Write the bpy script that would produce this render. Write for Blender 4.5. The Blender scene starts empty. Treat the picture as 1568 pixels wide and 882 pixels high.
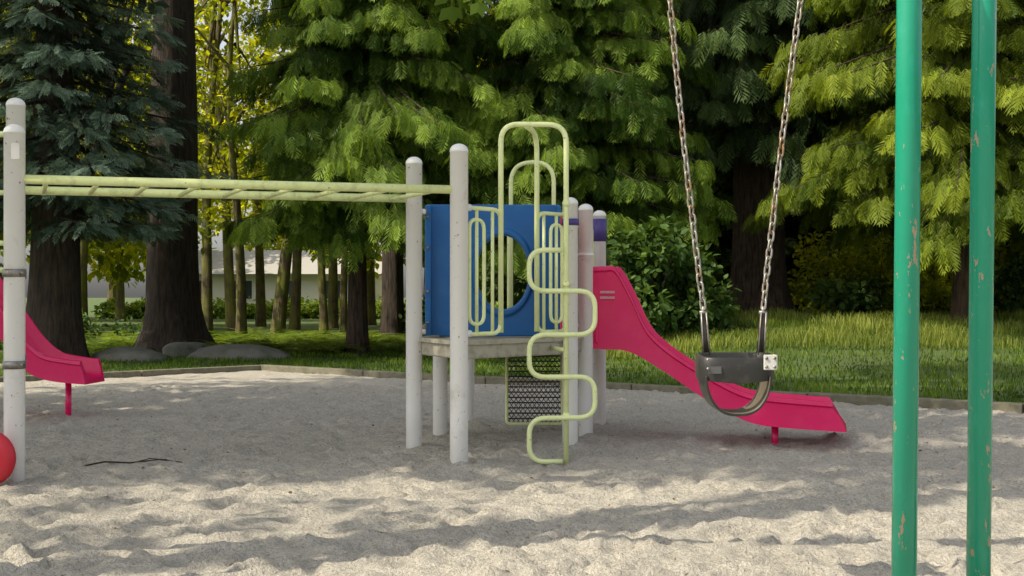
import bpy, math, random
import numpy as np
from mathutils import Vector, Matrix
random.seed(7)
scene = bpy.context.scene
R = math.radians
TAN = 1.11                      # tan(sun elevation 48 deg)
SX, SY = -0.93, -0.37           # horizontal direction towards the sun

# ------------------------------------------------------------------ helpers
def link(ob, parent=None):
    scene.collection.objects.link(ob)
    if parent is not None:
        ob.parent = parent
    return ob

def empty(name, loc=(0, 0, 0)):
    e = bpy.data.objects.new(name, None)
    e.location = loc
    e.empty_display_size = 0.2
    return link(e)

def mesh_obj(name, verts, faces, mat=None, parent=None, smooth=True):
    me = bpy.data.meshes.new(name)
    me.from_pydata([tuple(v) for v in verts], [], faces)
    if smooth:
        me.polygons.foreach_set("use_smooth", [True] * len(me.polygons))
    me.update()
    ob = bpy.data.objects.new(name, me)
    if mat:
        me.materials.append(mat)
    return link(ob, parent)

class Geo:
    def __init__(self):
        self.v = []; self.f = []
    def add(self, v, f):
        o = len(self.v)
        self.v += [tuple(p) for p in v]
        self.f += [tuple(i + o for i in q) for q in f]
    def obj(self, name, mat, parent=None, smooth=True):
        return mesh_obj(name, self.v, self.f, mat, parent, smooth)

def rounded(pts, r=0.05, n=5, closed=False):
    P = [Vector(p) for p in pts]
    out = []
    N = len(P)
    for i in range(N):
        if not closed and (i == 0 or i == N - 1):
            out.append(P[i]); continue
        a, b, c = P[i - 1], P[i], P[(i + 1) % N]
        d1 = (a - b); d2 = (c - b)
        rr = min(r, d1.length * 0.49, d2.length * 0.49)
        p1 = b + d1.normalized() * rr; p2 = b + d2.normalized() * rr
        for j in range(n + 1):
            t = j / n
            out.append((1 - t) ** 2 * p1 + 2 * t * (1 - t) * b + t * t * p2)
    return out

def tube(pts, rad, seg=10, closed=False, caps=True):
    P = [Vector(p) for p in pts]
    N = len(P)
    if not isinstance(rad, (list, tuple)):
        rad = [rad] * N
    V = []; F = []
    prev = None
    for i in range(N):
        if closed:
            t = (P[(i + 1) % N] - P[i - 1])
        else:
            t = P[min(i + 1, N - 1)] - P[max(i - 1, 0)]
        t.normalize()
        if prev is None:
            h = Vector((0, 0, 1)) if abs(t.z) < 0.9 else Vector((0, 1, 0))
            u = t.cross(h).normalized()
        else:
            u = (prev - t * prev.dot(t)).normalized()
        w = t.cross(u)
        prev = u
        for k in range(seg):
            a = 2 * math.pi * k / seg
            V.append(P[i] + (u * math.cos(a) + w * math.sin(a)) * rad[i])
    M = N if closed else N - 1
    for i in range(M):
        for k in range(seg):
            j = (i + 1) % N
            F.append((i * seg + k, i * seg + (k + 1) % seg, j * seg + (k + 1) % seg, j * seg + k))
    if caps and not closed:
        F.append(tuple(range(seg - 1, -1, -1)))
        F.append(tuple(range((N - 1) * seg, N * seg)))
    return V, F

def lathe(profile, center, seg=28):
    cx, cy, cz = center
    V = []; F = []
    for (r, z) in profile:
        for k in range(seg):
            a = 2 * math.pi * k / seg
            V.append((cx + r * math.cos(a), cy + r * math.sin(a), cz + z))
    for i in range(len(profile) - 1):
        for k in range(seg):
            F.append((i * seg + k, i * seg + (k + 1) % seg, (i + 1) * seg + (k + 1) % seg, (i + 1) * seg + k))
    F.append(tuple(range((len(profile) - 1) * seg, len(profile) * seg)))
    return V, F

def box(c, s, rotz=0.0):
    cx, cy, cz = c; sx, sy, sz = [q / 2 for q in s]
    V = []
    for dz in (-sz, sz):
        for dx, dy in ((-sx, -sy), (sx, -sy), (sx, sy), (-sx, sy)):
            V.append((cx + dx * math.cos(rotz) - dy * math.sin(rotz), cy + dx * math.sin(rotz) + dy * math.cos(rotz), cz + dz))
    F = [(3, 2, 1, 0), (4, 5, 6, 7), (0, 1, 5, 4), (1, 2, 6, 5), (2, 3, 7, 6), (3, 0, 4, 7)]
    return V, F

def bevel(ob, w=0.006, s=2):
    m = ob.modifiers.new("bevel", 'BEVEL'); m.width = w; m.segments = s; m.limit_method = 'ANGLE'
    return ob

# ------------------------------------------------------------------ materials
def new_mat(name):
    m = bpy.data.materials.new(name); m.use_nodes = True
    nt = m.node_tree
    b = nt.nodes["Principled BSDF"]
    return m, nt, b

def N(nt, t, **kw):
    n = nt.nodes.new(t)
    for k, v in kw.items():
        setattr(n, k, v)
    return n

def noise(nt, scale, detail=4, rough=0.6, coord='Object', vec_scale=None):
    tc = N(nt, 'ShaderNodeTexCoord')
    src = tc.outputs[coord]
    if vec_scale:
        mp = N(nt, 'ShaderNodeMapping'); mp.inputs['Scale'].default_value = vec_scale
        nt.links.new(src, mp.inputs['Vector']); src = mp.outputs['Vector']
    n = N(nt, 'ShaderNodeTexNoise')
    n.inputs['Scale'].default_value = scale; n.inputs['Detail'].default_value = detail
    n.inputs['Roughness'].default_value = rough
    nt.links.new(src, n.inputs['Vector'])
    return n.outputs['Fac']

def ramp(nt, fac, stops):
    r = N(nt, 'ShaderNodeValToRGB')
    el = r.color_ramp.elements
    while len(el) < len(stops):
        el.new(0.5)
    for e, (p, c) in zip(el, stops):
        e.position = p; e.color = (*c, 1) if len(c) == 3 else c
    nt.links.new(fac, r.inputs['Fac'])
    return r.outputs['Color']

def mixc(nt, fac, a, b, mode='MIX'):
    m = N(nt, 'ShaderNodeMix', data_type='RGBA', blend_type=mode)
    if isinstance(fac, float): m.inputs[0].default_value = fac
    else: nt.links.new(fac, m.inputs[0])
    for i, c in ((6, a), (7, b)):
        if isinstance(c, tuple): m.inputs[i].default_value = (*c, 1)
        else: nt.links.new(c, m.inputs[i])
    return m.outputs[2]

def add_bump(nt, b, fac, strength=0.3, dist=0.02, prev=None):
    bp = N(nt, 'ShaderNodeBump'); bp.inputs['Strength'].default_value = strength
    bp.inputs['Distance'].default_value = dist
    nt.links.new(fac, bp.inputs['Height'])
    if prev is not None: nt.links.new(prev, bp.inputs['Normal'])
    nt.links.new(bp.outputs['Normal'], b.inputs['Normal'])
    return bp.outputs['Normal']

def paint_mat(name, base, dirt, rough=0.4, dirt_lo=0.58, dirt_hi=0.72, chip=None, scale=9.0, dust=None, vs=None, ct=.66):
    m, nt, b = new_mat(name)
    f1 = noise(nt, scale, 5, 0.65, vec_scale=vs)
    c = ramp(nt, f1, [(0.0, base), (dirt_lo, base), (dirt_hi, dirt)])
    if chip:
        f2 = noise(nt, 26, 4, 0.7, vec_scale=vs)
        c = mixc(nt, ramp(nt, f2, [(ct, (0, 0, 0)), (ct + .03, (1, 1, 1))]), c, chip)
    if dust:      # splashed dirt near the ground
        tc = N(nt, 'ShaderNodeNewGeometry'); sp = N(nt, 'ShaderNodeSeparateXYZ')
        nt.links.new(tc.outputs['Position'], sp.inputs[0])
        mr = N(nt, 'ShaderNodeMapRange'); mr.inputs[1].default_value = 0.0; mr.inputs[2].default_value = 0.35
        mr.inputs[3].default_value = 0.7; mr.inputs[4].default_value = 0.0
        nt.links.new(sp.outputs[2], mr.inputs[0])
        mu = N(nt, 'ShaderNodeMath', operation='MULTIPLY')
        nt.links.new(mr.outputs[0], mu.inputs[0]); nt.links.new(f1, mu.inputs[1])
        c = mixc(nt, mu.outputs[0], c, dust)
    nt.links.new(c, b.inputs['Base Color'])
    b.inputs['Roughness'].default_value = rough
    add_bump(nt, b, noise(nt, 40, 1), 0.12, 0.004)
    return m

M_white = paint_mat("white_post_paint", (.88, .87, .83), (.68, .65, .58), .36, .60, .74, chip=(.36, .27, .18), scale=3, dust=(.30, .27, .20))
M_lime = paint_mat("lime_pipe_paint", (.84, .91, .45), (.62, .70, .28), .3, .55, .75, chip=(.45, .42, .28), scale=10)
M_bar = paint_mat("ladder_pipe_paint", (.83, .90, .40), (.60, .64, .26), .35, .50, .70, chip=(.32, .24, .14), scale=12)
M_blue = paint_mat("blue_plastic", (.008, .125, .38), (.02, .16, .40), .4, .5, .8, scale=5)
M_red = paint_mat("magenta_slide_plastic", (.80, .004, .13), (.84, .03, .16), .24, .45, .8, scale=4)
M_redb = paint_mat("red_plastic", (.60, .02, .04), (.5, .05, .05), .4, .45, .8, scale=4)
M_green = paint_mat("green_pole_paint", (.012, .30, .18), (.02, .34, .22), .22, .55, .7, chip=(.42, .30, .20), scale=14, vs=(1, 1, .35), ct=.635)
M_purple = paint_mat("purple_collar", (.07, .05, .22), (.1, .08, .25), .5)
M_deck = paint_mat("deck_weathered", (.46, .43, .34), (.27, .25, .18), .75, .45, .7, scale=14)
M_black = paint_mat("black_rubber", (.024, .023, .021), (.07, .06, .045), .42, .5, .75, scale=10)
M_blackin = paint_mat("worn_lit_rubber", (.14, .115, .08), (.09, .08, .06), .5, .5, .75, scale=10)  # inner strap faces: wear, with the light on them put into the brown
M_plate = paint_mat("white_plate", (.62, .61, .57), (.45, .44, .4), .45)
M_steel = paint_mat("galvanised_steel", (.30, .29, .27), (.18, .12, .07), .4, .45, .65, scale=30)
M_steel.node_tree.nodes["Principled BSDF"].inputs['Metallic'].default_value = .55
M_chain = paint_mat("weathered_chain", (.34, .32, .28), (.30, .17, .08), .38, .50, .68, scale=16)
M_chain.node_tree.nodes["Principled BSDF"].inputs['Metallic'].default_value = .5
M_mesh = paint_mat("dark_mesh", (.035, .032, .028), (.08, .07, .05), .6)
M_rock = paint_mat("boulder_stone", (.20, .19, .17), (.10, .11, .07), .9, .4, .7, scale=3)
M_curb = paint_mat("timber_curb", (.20, .18, .13), (.10, .10, .06), .85, .4, .7, scale=8)
M_wall = paint_mat("beige_wall", (.82, .78, .71), (.74, .70, .63), .85)
M_roof = paint_mat("roof_shingle", (.40, .38, .35), (.3, .28, .26), .9)
M_glass = paint_mat("window_glass", (.05, .06, .07), (.08, .09, .1), .1)
M_trim = paint_mat("white_trim", (.78, .78, .76), (.6, .6, .58), .6)

def bark_mat(name, c1, c2, moss=None):
    m, nt, b = new_mat(name)
    f = noise(nt, 5, 6, .7, vec_scale=(3.2, 3.2, .45))
    c = ramp(nt, f, [(0.35, c1), (0.62, c2)])
    if moss:
        c = mixc(nt, ramp(nt, noise(nt, 1.7, 4), [(.38, (0, 0, 0)), (.6, (1, 1, 1))]), c, moss)
    nt.links.new(c, b.inputs['Base Color']); b.inputs['Roughness'].default_value = .95
    add_bump(nt, b, f, 1.0, .08)
    return m
M_bark = bark_mat("fir_bark", (.016, .011, .008), (.075, .052, .036))
M_barkc = bark_mat("cedar_bark", (.025, .016, .012), (.13, .085, .058))
M_moss = bark_mat("mossy_bark", (.04, .03, .016), (.15, .11, .06), (.16, .16, .03))

def leaf_mat(name, dark, light, trans=0.35, tcol=None, rough=.55):
    m = bpy.data.materials.new(name); m.use_nodes = True
    nt = m.node_tree; nt.nodes.clear()
    out = N(nt, 'ShaderNodeOutputMaterial')
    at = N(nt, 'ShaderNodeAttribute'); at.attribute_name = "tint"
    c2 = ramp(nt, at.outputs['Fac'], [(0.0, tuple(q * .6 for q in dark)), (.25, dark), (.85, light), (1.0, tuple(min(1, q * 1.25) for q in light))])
    d = N(nt, 'ShaderNodeBsdfPrincipled'); d.inputs['Roughness'].default_value = rough
    d.inputs['Specular IOR Level'].default_value = .15
    nt.links.new(c2, d.inputs['Base Color'])
    t = N(nt, 'ShaderNodeBsdfTranslucent')
    tc = mixc(nt, 1.0, c2, tcol or (1.5, 1.4, .5), 'MULTIPLY')
    nt.links.new(tc, t.inputs['Color'])
    mx = N(nt, 'ShaderNodeMixShader'); mx.inputs[0].default_value = trans
    nt.links.new(d.outputs[0], mx.inputs[1]); nt.links.new(t.outputs[0], mx.inputs[2])
    nt.links.new(mx.outputs[0], out.inputs['Surface'])
    return m
L_cedar = leaf_mat("cedar_foliage", (.050, .105, .014), (.25, .36, .05), .4)
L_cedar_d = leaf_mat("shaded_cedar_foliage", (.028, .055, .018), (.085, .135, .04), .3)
L_yel = leaf_mat("yellow_cedar_foliage", (.07, .12, .010), (.25, .31, .03), .4)
L_spruce = leaf_mat("blue_spruce_foliage", (.055, .09, .06), (.20, .28, .20), .2, (1.1, 1.2, .9))
L_maple = leaf_mat("maple_leaves", (.14, .19, .012), (.44, .46, .04), .6, (1.9, 1.7, .4))
L_far = leaf_mat("far_foliage", (.03, .055, .010), (.13, .17, .025), .35)
L_bush = leaf_mat("shrub_leaves", (.03, .07, .015), (.12, .20, .05), .3)
L_fern = leaf_mat("fern_fronds", (.08, .14, .015), (.22, .30, .05), .4)
L_grass = leaf_mat("grass_blades", (.05, .11, .010), (.20, .29, .035), .4)
L_tall = leaf_mat("tall_grass_blades", (.10, .16, .02), (.30, .34, .08), .4)

# ------------------------------------------------------------------ foliage machinery
def spray_tpl(n=6, wid=.06, ang=48, ln=.42):
    V = []; F = []
    def leaf(bx, by, dx, dy, L, w):
        px, py = -dy, dx
        q = [(bx, by), (bx + dx * L * .5 + px * w, by + dy * L * .5 + py * w), (bx + dx * L, by + dy * L), (bx + dx * L * .5 - px * w, by + dy * L * .5 - py * w)]
        o = len(V)
        for x, y in q: V.append((x, y, -.18 * x * x - .45 * y * y))
        F.append((o, o + 1, o + 2, o + 3))
    for i in range(n):
        s = (i + .4) / n
        L = ln * math.sin(math.pi * (s * .8 + .16)) + .06
        for sg in (1, -1):
            a = R(ang + 6 * math.sin(i * 2.1 + sg)) * sg
            leaf(s * .92, 0, math.cos(a), math.sin(a), L * (1 + .15 * math.sin(i * 3.3 + sg)), wid)
    leaf(.8, 0, 1, 0, .28, wid)
    leaf(.0, 0, 1, 0, .9, wid * .35)
    return np.array(V), np.array(F)
T_SPRAY = spray_tpl(8, .026, 40, .40)
T_COARSE = spray_tpl(3, .12, 50, .5)
T_NEEDLE = spray_tpl(8, .032, 40, .26)
LEAF = (np.array([(0, 0, 0), (.35, .32, .05), (.75, .25, .0), (1.05, 0, -.12), (.75, -.25, .0), (.35, -.32, .05)]), np.array([(0, 1, 2, 3), (0, 3, 4, 5)]))

def frames(D, roll):
    D = D / (np.linalg.norm(D, axis=1, keepdims=True) + 1e-9)
    up = np.tile(np.array([0., 0., 1.]), (len(D), 1))
    up[np.abs(D[:, 2]) > .95] = (1, 0, 0)
    S = np.cross(D, up); S /= np.linalg.norm(S, axis=1, keepdims=True)
    U = np.cross(S, D)
    c = np.cos(roll)[:, None]; s = np.sin(roll)[:, None]
    return D, S * c + U * s, U * c - S * s

def leaf_arrays(tpl, pos, D, roll, scale, tint):
    tv, tf = tpl
    D, S, U = frames(D, roll)
    V = pos[:, None, :] + scale[:, None, None] * (tv[None, :, 0, None] * D[:, None, :] + tv[None, :, 1, None] * S[:, None, :] + tv[None, :, 2, None] * U[:, None, :])
    n = len(tv)
    F = tf[None, :, :] + (np.arange(len(pos)) * n)[:, None, None]
    return V.reshape(-1, 3), F.reshape(-1, 4), np.repeat(tint, n)

def leaf_mesh(name, parts):
    V = []; F = []; T = []; o = 0
    for v, f, t in parts:
        V.append(v); F.append(f + o); T.append(t); o += len(v)
    V = np.concatenate(V).astype(np.float32); F = np.concatenate(F).astype(np.int32); T = np.concatenate(T).astype(np.float32)
    me = bpy.data.meshes.new(name)
    me.vertices.add(len(V)); me.vertices.foreach_set("co", V.ravel())
    me.loops.add(F.size); me.loops.foreach_set("vertex_index", F.ravel())
    me.polygons.add(len(F)); me.polygons.foreach_set("loop_start", np.arange(len(F), dtype=np.int32) * 4)
    try: me.polygons.foreach_set("loop_total", np.full(len(F), 4, dtype=np.int32))
    except Exception: pass
    a = me.attributes.new("tint", 'FLOAT', 'POINT'); a.data.foreach_set("value", np.clip(T, 0, 1))
    me.update(calc_edges=True)
    return me

def leaf_obj(name, parts, mat, parent=None):
    me = leaf_mesh(name, parts); me.materials.append(mat)
    return link(bpy.data.objects.new(name, me), parent)

def trunk_geo(g, base, H, r0, flare=.5, lean=(0, 0), top=.12, seg=18, seed=0, wob=.1, nz=26):
    rs = random.Random(seed)
    ph = [rs.uniform(0, 6.28) for _ in range(4)]
    V = []; F = []
    for i in range(nz):
        s = (i / (nz - 1)) ** 1.7
        z = s * H
        r = r0 * (1 - s * (1 - top)) + r0 * flare * math.exp(-z / .45)
        cx = base[0] + lean[0] * s + wob * math.sin(s * 5 + ph[0]) * s
        cy = base[1] + lean[1] * s + wob * math.sin(s * 4 + ph[1]) * s
        for k in range(seg):
            a = 2 * math.pi * k / seg
            rr = r * (1 + .07 * math.sin(3 * a + ph[2]) + .04 * math.sin(7 * a + ph[3] + z)
                      + .45 * flare * math.exp(-z / .5) * math.sin(5 * a + ph[3]))
            V.append((cx + rr * math.cos(a), cy + rr * math.sin(a), base[2] - .25 + z))
    for i in range(nz - 1):
        for k in range(seg):
            F.append((i * seg + k, i * seg + (k + 1) % seg, (i + 1) * seg + (k + 1) % seg, (i + 1) * seg + k))
    g.add(V, F)

def conifer(name, x, y, H, r0, zb, Rad, lmat, bmat, seed, z0=0.0, zvis=8.0, step=.34, nbr=7, dens=20, ssize=.45,
            tpl=T_SPRAY, hang=.7, sag=.25, flare=.4, asym=(0, 0), add=True, tipup=.12, wide=.32):
    rs = np.random.default_rng(seed)
    g = Geo(); trunk_geo(g, (x, y, z0), H, r0, flare, seed=seed)
    parts = []
    P = []; D = []; SC = []; T = []; K = []
    z = zb
    while z < H - .4:
        vis = z < zvis
        f = (z - zb) / (H - zb)
        st = step if vis else step * 2.6
        nb = nbr if vis else 6
        a0 = rs.uniform(0, 6.28)
        for b in range(nb):
            a = a0 + 2 * math.pi * b / nb + rs.normal(0, .25)
            L = Rad * (1 - f) ** .75 * rs.uniform(.6, 1.12) * (1 + asym[0] * math.cos(a) + asym[1] * math.sin(a))
            if f < .05: L *= .85
            L = max(L, .4)
            zz = z + rs.uniform(-.5, .5) * st
            h = np.array([math.cos(a), math.sin(a), 0]); sd = np.array([-h[1], h[0], 0])
            n = int(L * (dens if vis else dens * .22)) + 3
            s = rs.uniform(.12, 1, n) ** .8
            lat = rs.uniform(-1, 1, n)
            w = wide * L * (1.05 - s) + .12
            sg = sag * rs.uniform(.7, 1.4)
            zc = L * (-.02 * s - sg * s ** 1.6 + tipup * s ** 3)
            p = np.array([x, y, zz + z0]) + h * (L * s)[:, None] + sd * (lat * w)[:, None]
            p[:, 2] += zc - np.abs(lat) * w * .35 + rs.normal(0, .04, n)
            d = h * .75 + sd * (lat * .8)[:, None] + rs.normal(0, .22, (n, 3))
            d[:, 2] -= hang * rs.uniform(.4, 1.4, n)
            P.append(p); D.append(d)
            SC.append(rs.uniform(.6, 1.2, n) * ssize * (1 if vis else 2.1))
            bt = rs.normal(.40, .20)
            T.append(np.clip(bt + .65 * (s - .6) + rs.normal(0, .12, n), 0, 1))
            K.append(np.full(n, vis))
            if vis and L > .8:
                pts = []
                for q in (0, .35, .7, 1.0):
                    pts.append((x + h[0] * L * q * .95, y + h[1] * L * q * .95, z0 + zz + L * (-.02 * q - sg * q ** 1.6 + tipup * q ** 3) - .03))
                g.add(*tube(pts, [.045, .03, .018, .006], 5, caps=False))
        z += st
    P = np.concatenate(P); D = np.concatenate(D); SC = np.concatenate(SC); T = np.concatenate(T); K = np.concatenate(K)
    ro = rs.normal(0, .5, len(P))
    for m, tp in ((K, tpl), (~K, T_COARSE)):
        if m.any(): parts.append(leaf_arrays(tp, P[m], D[m], ro[m], SC[m], T[m]))
    if not add:
        return g, parts
    root = empty(name, (0, 0, 0))
    g.obj("trunk_and_branches", bmat, root)
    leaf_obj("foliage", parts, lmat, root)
    return root

def cloud_parts(clusters, rad, per, size, rs, flat=.8, tint=.5):
    C = np.array(clusters); n = len(C)
    idx = np.repeat(np.arange(n), per)
    v = rs.normal(0, 1, (len(idx), 3)); v /= np.linalg.norm(v, axis=1, keepdims=True)
    rr = rs.uniform(.25, 1, len(idx)) ** .6
    off = v * rr[:, None] * rad; off[:, 2] *= flat
    P = C[idx] + off
    D = v + rs.normal(0, .7, v.shape); D[:, 2] -= .3
    ct = rs.normal(tint, .17, n)
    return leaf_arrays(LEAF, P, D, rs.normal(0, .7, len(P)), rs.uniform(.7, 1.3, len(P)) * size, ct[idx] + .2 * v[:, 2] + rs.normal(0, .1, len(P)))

def vnoise(x, y, seed=0, n=256):
    g = np.random.default_rng(seed).uniform(0, 1, (n, n))
    xi = np.floor(x).astype(int); yi = np.floor(y).astype(int)
    fx = x - xi; fy = y - yi; fx = fx * fx * (3 - 2 * fx); fy = fy * fy * (3 - 2 * fy)
    a = g[xi % n, yi % n]; b = g[(xi + 1) % n, yi % n]; c = g[xi % n, (yi + 1) % n]; d = g[(xi + 1) % n, (yi + 1) % n]
    return (a * (1 - fx) + b * fx) * (1 - fy) + (c * (1 - fx) + d * fx) * fy

def sunlit(P):
    """Leaf clusters cut from the unseen canopy to shape sun patches on the ground."""
    t = P[:, 2] / TAN
    gx = P[:, 0] - SX * t; gy = P[:, 1] - SY * t
    nz = vnoise(gx * .9 + 40, gy * 2.2 + 40, 3) - .5
    nf = vnoise(gx * 2.2 + 80, gy * 6 + 80, 4)
    lit = (gy + nz * 1.2 < 8.15 + .04 * np.clip(gx, 0, 9)) & (gx + nz * 2.0 > -.9) & ~((gy < 5.9) & (gx < .4))
    lit |= (np.abs(gy - 10.3 + nz * .2) < .6) & (gx > 1.4)
    lit |= (np.abs(gy - 12.3 + nz * .3) < .5) & (gx > 3.0)
    lit |= (np.abs(gy - 7.9 + nz * .6) < .62) & (gx > -2.9)
    lit |= (np.abs(gy - 6.2 + nz * .9) < .45) & (gx > -4.2) & (gx < 0)
    lit |= (gx < 4) & (gy < 10.5) & (nf > .72)
    lit |= (np.abs(gx + 5.2) < .9) & (np.abs(gy - 13.2) < .7)
    lit |= (gy >= 9.5) & (gy < 14) & (nf > .82)
    lit |= (gy >= 13) & (gx > 1) & (vnoise(gx * .6 + 8, gy * .9 + 8, 5) > .62)
    lit |= (gy >= 20) & (gx > 1)
    return lit

def broadleaf(name, x, y, H, r0, crown, lmat, bmat, seed, nclus, crad, per, lsize, z0=0, lean=(0, 0), cull=None, limbs=9, tint=.5):
    """crown: (cx,cy,cz,rx,ry,rz)"""
    rs = np.random.default_rng(seed)
    g = Geo(); trunk_geo(g, (x, y, z0), H, r0, .35, lean, .3, 12, seed, .25)
    cx, cy, cz, rx, ry, rz = crown
    v = rs.normal(0, 1, (nclus, 3)); v /= np.linalg.norm(v, axis=1, keepdims=True)
    C = np.array([cx, cy, cz]) + v * (rs.uniform(.15, 1, nclus) ** .5)[:, None] * np.array([rx, ry, rz])
    if cull is not None: C = C[~cull(C)]
    for i in range(min(limbs, len(C))):
        c = C[i]; s = rs.uniform(.45, .95)
        b = Vector((x + lean[0] * s, y + lean[1] * s, z0 + H * s))
        e = Vector(c); m = (b + e) / 2 + Vector((0, 0, .35 * abs(e.x - b.x)))
        g.add(*tube([b, b * .5 + m * .5, m, e], [r0 * .4, r0 * .3, r0 * .2, r0 * .06], 6, caps=False))
    root = empty(name)
    g.obj("trunk_and_limbs", bmat, root)
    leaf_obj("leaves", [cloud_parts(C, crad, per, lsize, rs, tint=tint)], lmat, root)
    return root

# ------------------------------------------------------------------ terrain and sand
def hill(x, y):
    s = np.clip((y - 17) / 11, 0, 1); s = s * s * (3 - 2 * s)
    e = np.clip((x + .5) / 5, 0, 1); e = e * e * (3 - 2 * e)
    return s * e * .75
def hz(x, y): return float(hill(np.array([x]), np.array([y]))[0])

def grid_obj(name, xs, ys, zfun, mat, keep=None):
    X, Y = np.meshgrid(xs, ys); Z = zfun(X, Y)
    nx, ny = len(xs), len(ys)
    V = np.stack([X, Y, Z], -1).reshape(-1, 3)
    i = np.arange(nx - 1); j = np.arange(ny - 1)
    I, J = np.meshgrid(i, j)
    a = J * nx + I
    F = np.stack([a, a + 1, a + nx + 1, a + nx], -1).reshape(-1, 4)
    if keep is not None:
        c = V[F].mean(1); F = F[keep(c[:, 0], c[:, 1])]
    me = leaf_mesh(name, [(V, F, np.zeros(len(V)))])
    me.polygons.foreach_set("use_smooth", np.ones(len(me.polygons), bool))
    me.materials.append(mat)
    return link(bpy.data.objects.new(name, me))

m, nt, b = new_mat("lawn_soil")
f = noise(nt, 1.2, 5); f2 = noise(nt, 30, 4)
c = ramp(nt, f, [(.3, (.055, .09, .02)), (.55, (.10, .155, .032)), (.75, (.13, .15, .05))])
c = mixc(nt, .35, c, ramp(nt, f2, [(.3, (.02, .03, .01)), (.7, (.16, .2, .06))]))
nt.links.new(c, b.inputs['Base Color']); b.inputs['Roughness'].default_value = 1
add_bump(nt, b, f2, .8, .06)
M_lawn = m
xs = np.unique(np.concatenate([np.linspace(-300, -30, 10), np.linspace(-30, 30, 90), np.linspace(30, 300, 10)]))
ys = np.unique(np.concatenate([np.linspace(-60, 0, 5), np.linspace(0, 60, 90), np.linspace(60, 600, 14)]))
grid_obj("lawn", xs, ys, lambda X, Y: hill(X, Y) - .05 + .05 * (vnoise(X * .4 + 30, Y * .4 + 70, 9) - .5) * (Y > 12), M_lawn)

# sand play area (polygon corner at the back, two straight timber edges)
CORN = (-3.97, 20.3)
EDGE_R = [(5.16, 12.95), (12.5, 7.0)]
EDGE_L = [(-6.68, 17.6), (-13.0, 11.3)]
def in_sand(x, y):
    def below(p, q):   # y below the line p-q
        return y < p[1] + (x - p[0]) * (q[1] - p[1]) / (q[0] - p[0])
    return below(CORN, EDGE_R[0]) & below(EDGE_L[1], CORN) & (x > -13) & (x < 12.5)

POSTS = {  # name: x, y, top, radius
    "A": (-.369, 8.92, 2.276, .0635), "B": (-.747, 9.76, 2.276, .062), "C": (.447, 9.84, 1.973, .060),
    "D": (.604, 10.49, 1.969, .060), "E": (.782, 11.44, 1.979, .058), "F": (-.594, 10.58, 1.86, .060), "G": (-.393, 11.84, 1.86, .045)}
yf = [4.4]
while yf[-1] < 20.6: yf.append(yf[-1] + .025 + .0032 * (yf[-1] - 4.4))
xs = np.concatenate([np.arange(-13.05, -5, .12), np.arange(-4.95, 6.5, .04), np.arange(6.5, 12.6, .12)]); ys = np.array([-14, -8, -3, 1, 3, 4] + yf)
DIMP = np.zeros((len(ys), len(xs)))
rd = np.random.default_rng(5)
for i in range(9500):
    cx = rd.uniform(-7, 8); cy = 4.8 + 12 * rd.uniform() ** 1.5
    a = rd.uniform(0, 3.14); l, w = rd.uniform(.035, .12), rd.uniform(.03, .065); dep = rd.uniform(.006, .034)
    i0, i1 = np.searchsorted(ys, [cy - .4, cy + .4]); j0, j1 = np.searchsorted(xs, [cx - .4, cx + .4])
    XX, YY = np.meshgrid(xs[j0:j1] - cx, ys[i0:i1] - cy)
    u = (XX * math.cos(a) + YY * math.sin(a)) / l; v = (-XX * math.sin(a) + YY * math.cos(a)) / w
    q = u * u + v * v
    DIMP[i0:i1, j0:j1] += dep * (-np.exp(-q) + .45 * np.exp(-(np.sqrt(q) - 1.7) ** 2 * 3))
def sand_z(X, Y):
    z = .03 + .03 * (vnoise(X * .7 + 9, Y * .7 + 9, 1) - .5) + .025 * (vnoise(X * 2.3 + 9, Y * 2.3 + 50, 2) - .5) + .018 * (vnoise(X * 6 + 90, Y * 6 + 50, 6) - .5) + .02 * (vnoise(X * 13 + 90, Y * 13 + 50, 7) - .5)
    for p in POSTS.values():
        z += .035 * np.exp(-((X - p[0]) ** 2 + (Y - p[1]) ** 2) / .06)
    z -= .09 * np.exp(-(((X - 2.5) / .9) ** 2 + ((Y - 10.2) / .4) ** 2))
    z += .06 * np.exp(-(((X - 3.1) / .5) ** 2 + ((Y - 10.5) / .4) ** 2))
    z -= .06 * np.exp(-(((X - .4) / .35) ** 2 + ((Y - 9.1) / .25) ** 2))
    if X.shape == DIMP.shape: z += DIMP
    return z
m, nt, b = new_mat("play_sand")
fa = noise(nt, 1.3, 4); fb = noise(nt, 38, 4, .8); fc = noise(nt, 95, 3, .85)
c = ramp(nt, fa, [(.3, (.50, .455, .385)), (.7, (.66, .61, .52))])
c = mixc(nt, .55, c, ramp(nt, fb, [(.3, (.22, .20, .17)), (.5, (.59, .55, .48)), (.72, (.82, .78, .69))]))
c = mixc(nt, ramp(nt, fc, [(.54, (0, 0, 0)), (.62, (.6, .6, .6))]), c, (.15, .13, .105))
nt.links.new(c, b.inputs['Base Color']); b.inputs['Roughness'].default_value = 1; b.inputs['Specular IOR Level'].default_value = .15
n1 = add_bump(nt, b, fb, 1.0, .035)
grid_obj("sand", xs, ys, sand_z, m, in_sand)

# timber curb
g = Geo()
for a_, b_ in (((-13.0, 11.3), CORN), (CORN, EDGE_R[1])):
    a_ = Vector((*a_, 0)); b_ = Vector((*b_, 0)); L = (b_ - a_).length; n = int(L / 2.4) + 1
    d = (b_ - a_) / L; ang = math.atan2(d.y, d.x)
    for i in range(n):
        c0 = a_ + d * (L * (i + .5) / n)
        g.add(*box((c0.x, c0.y, .03 + random.uniform(-.008, .008)), (L / n - .015, .16, .18), ang + random.uniform(-.004, .004)))
bevel(g.obj("timber_curb", M_curb, smooth=False), .012)

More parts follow.
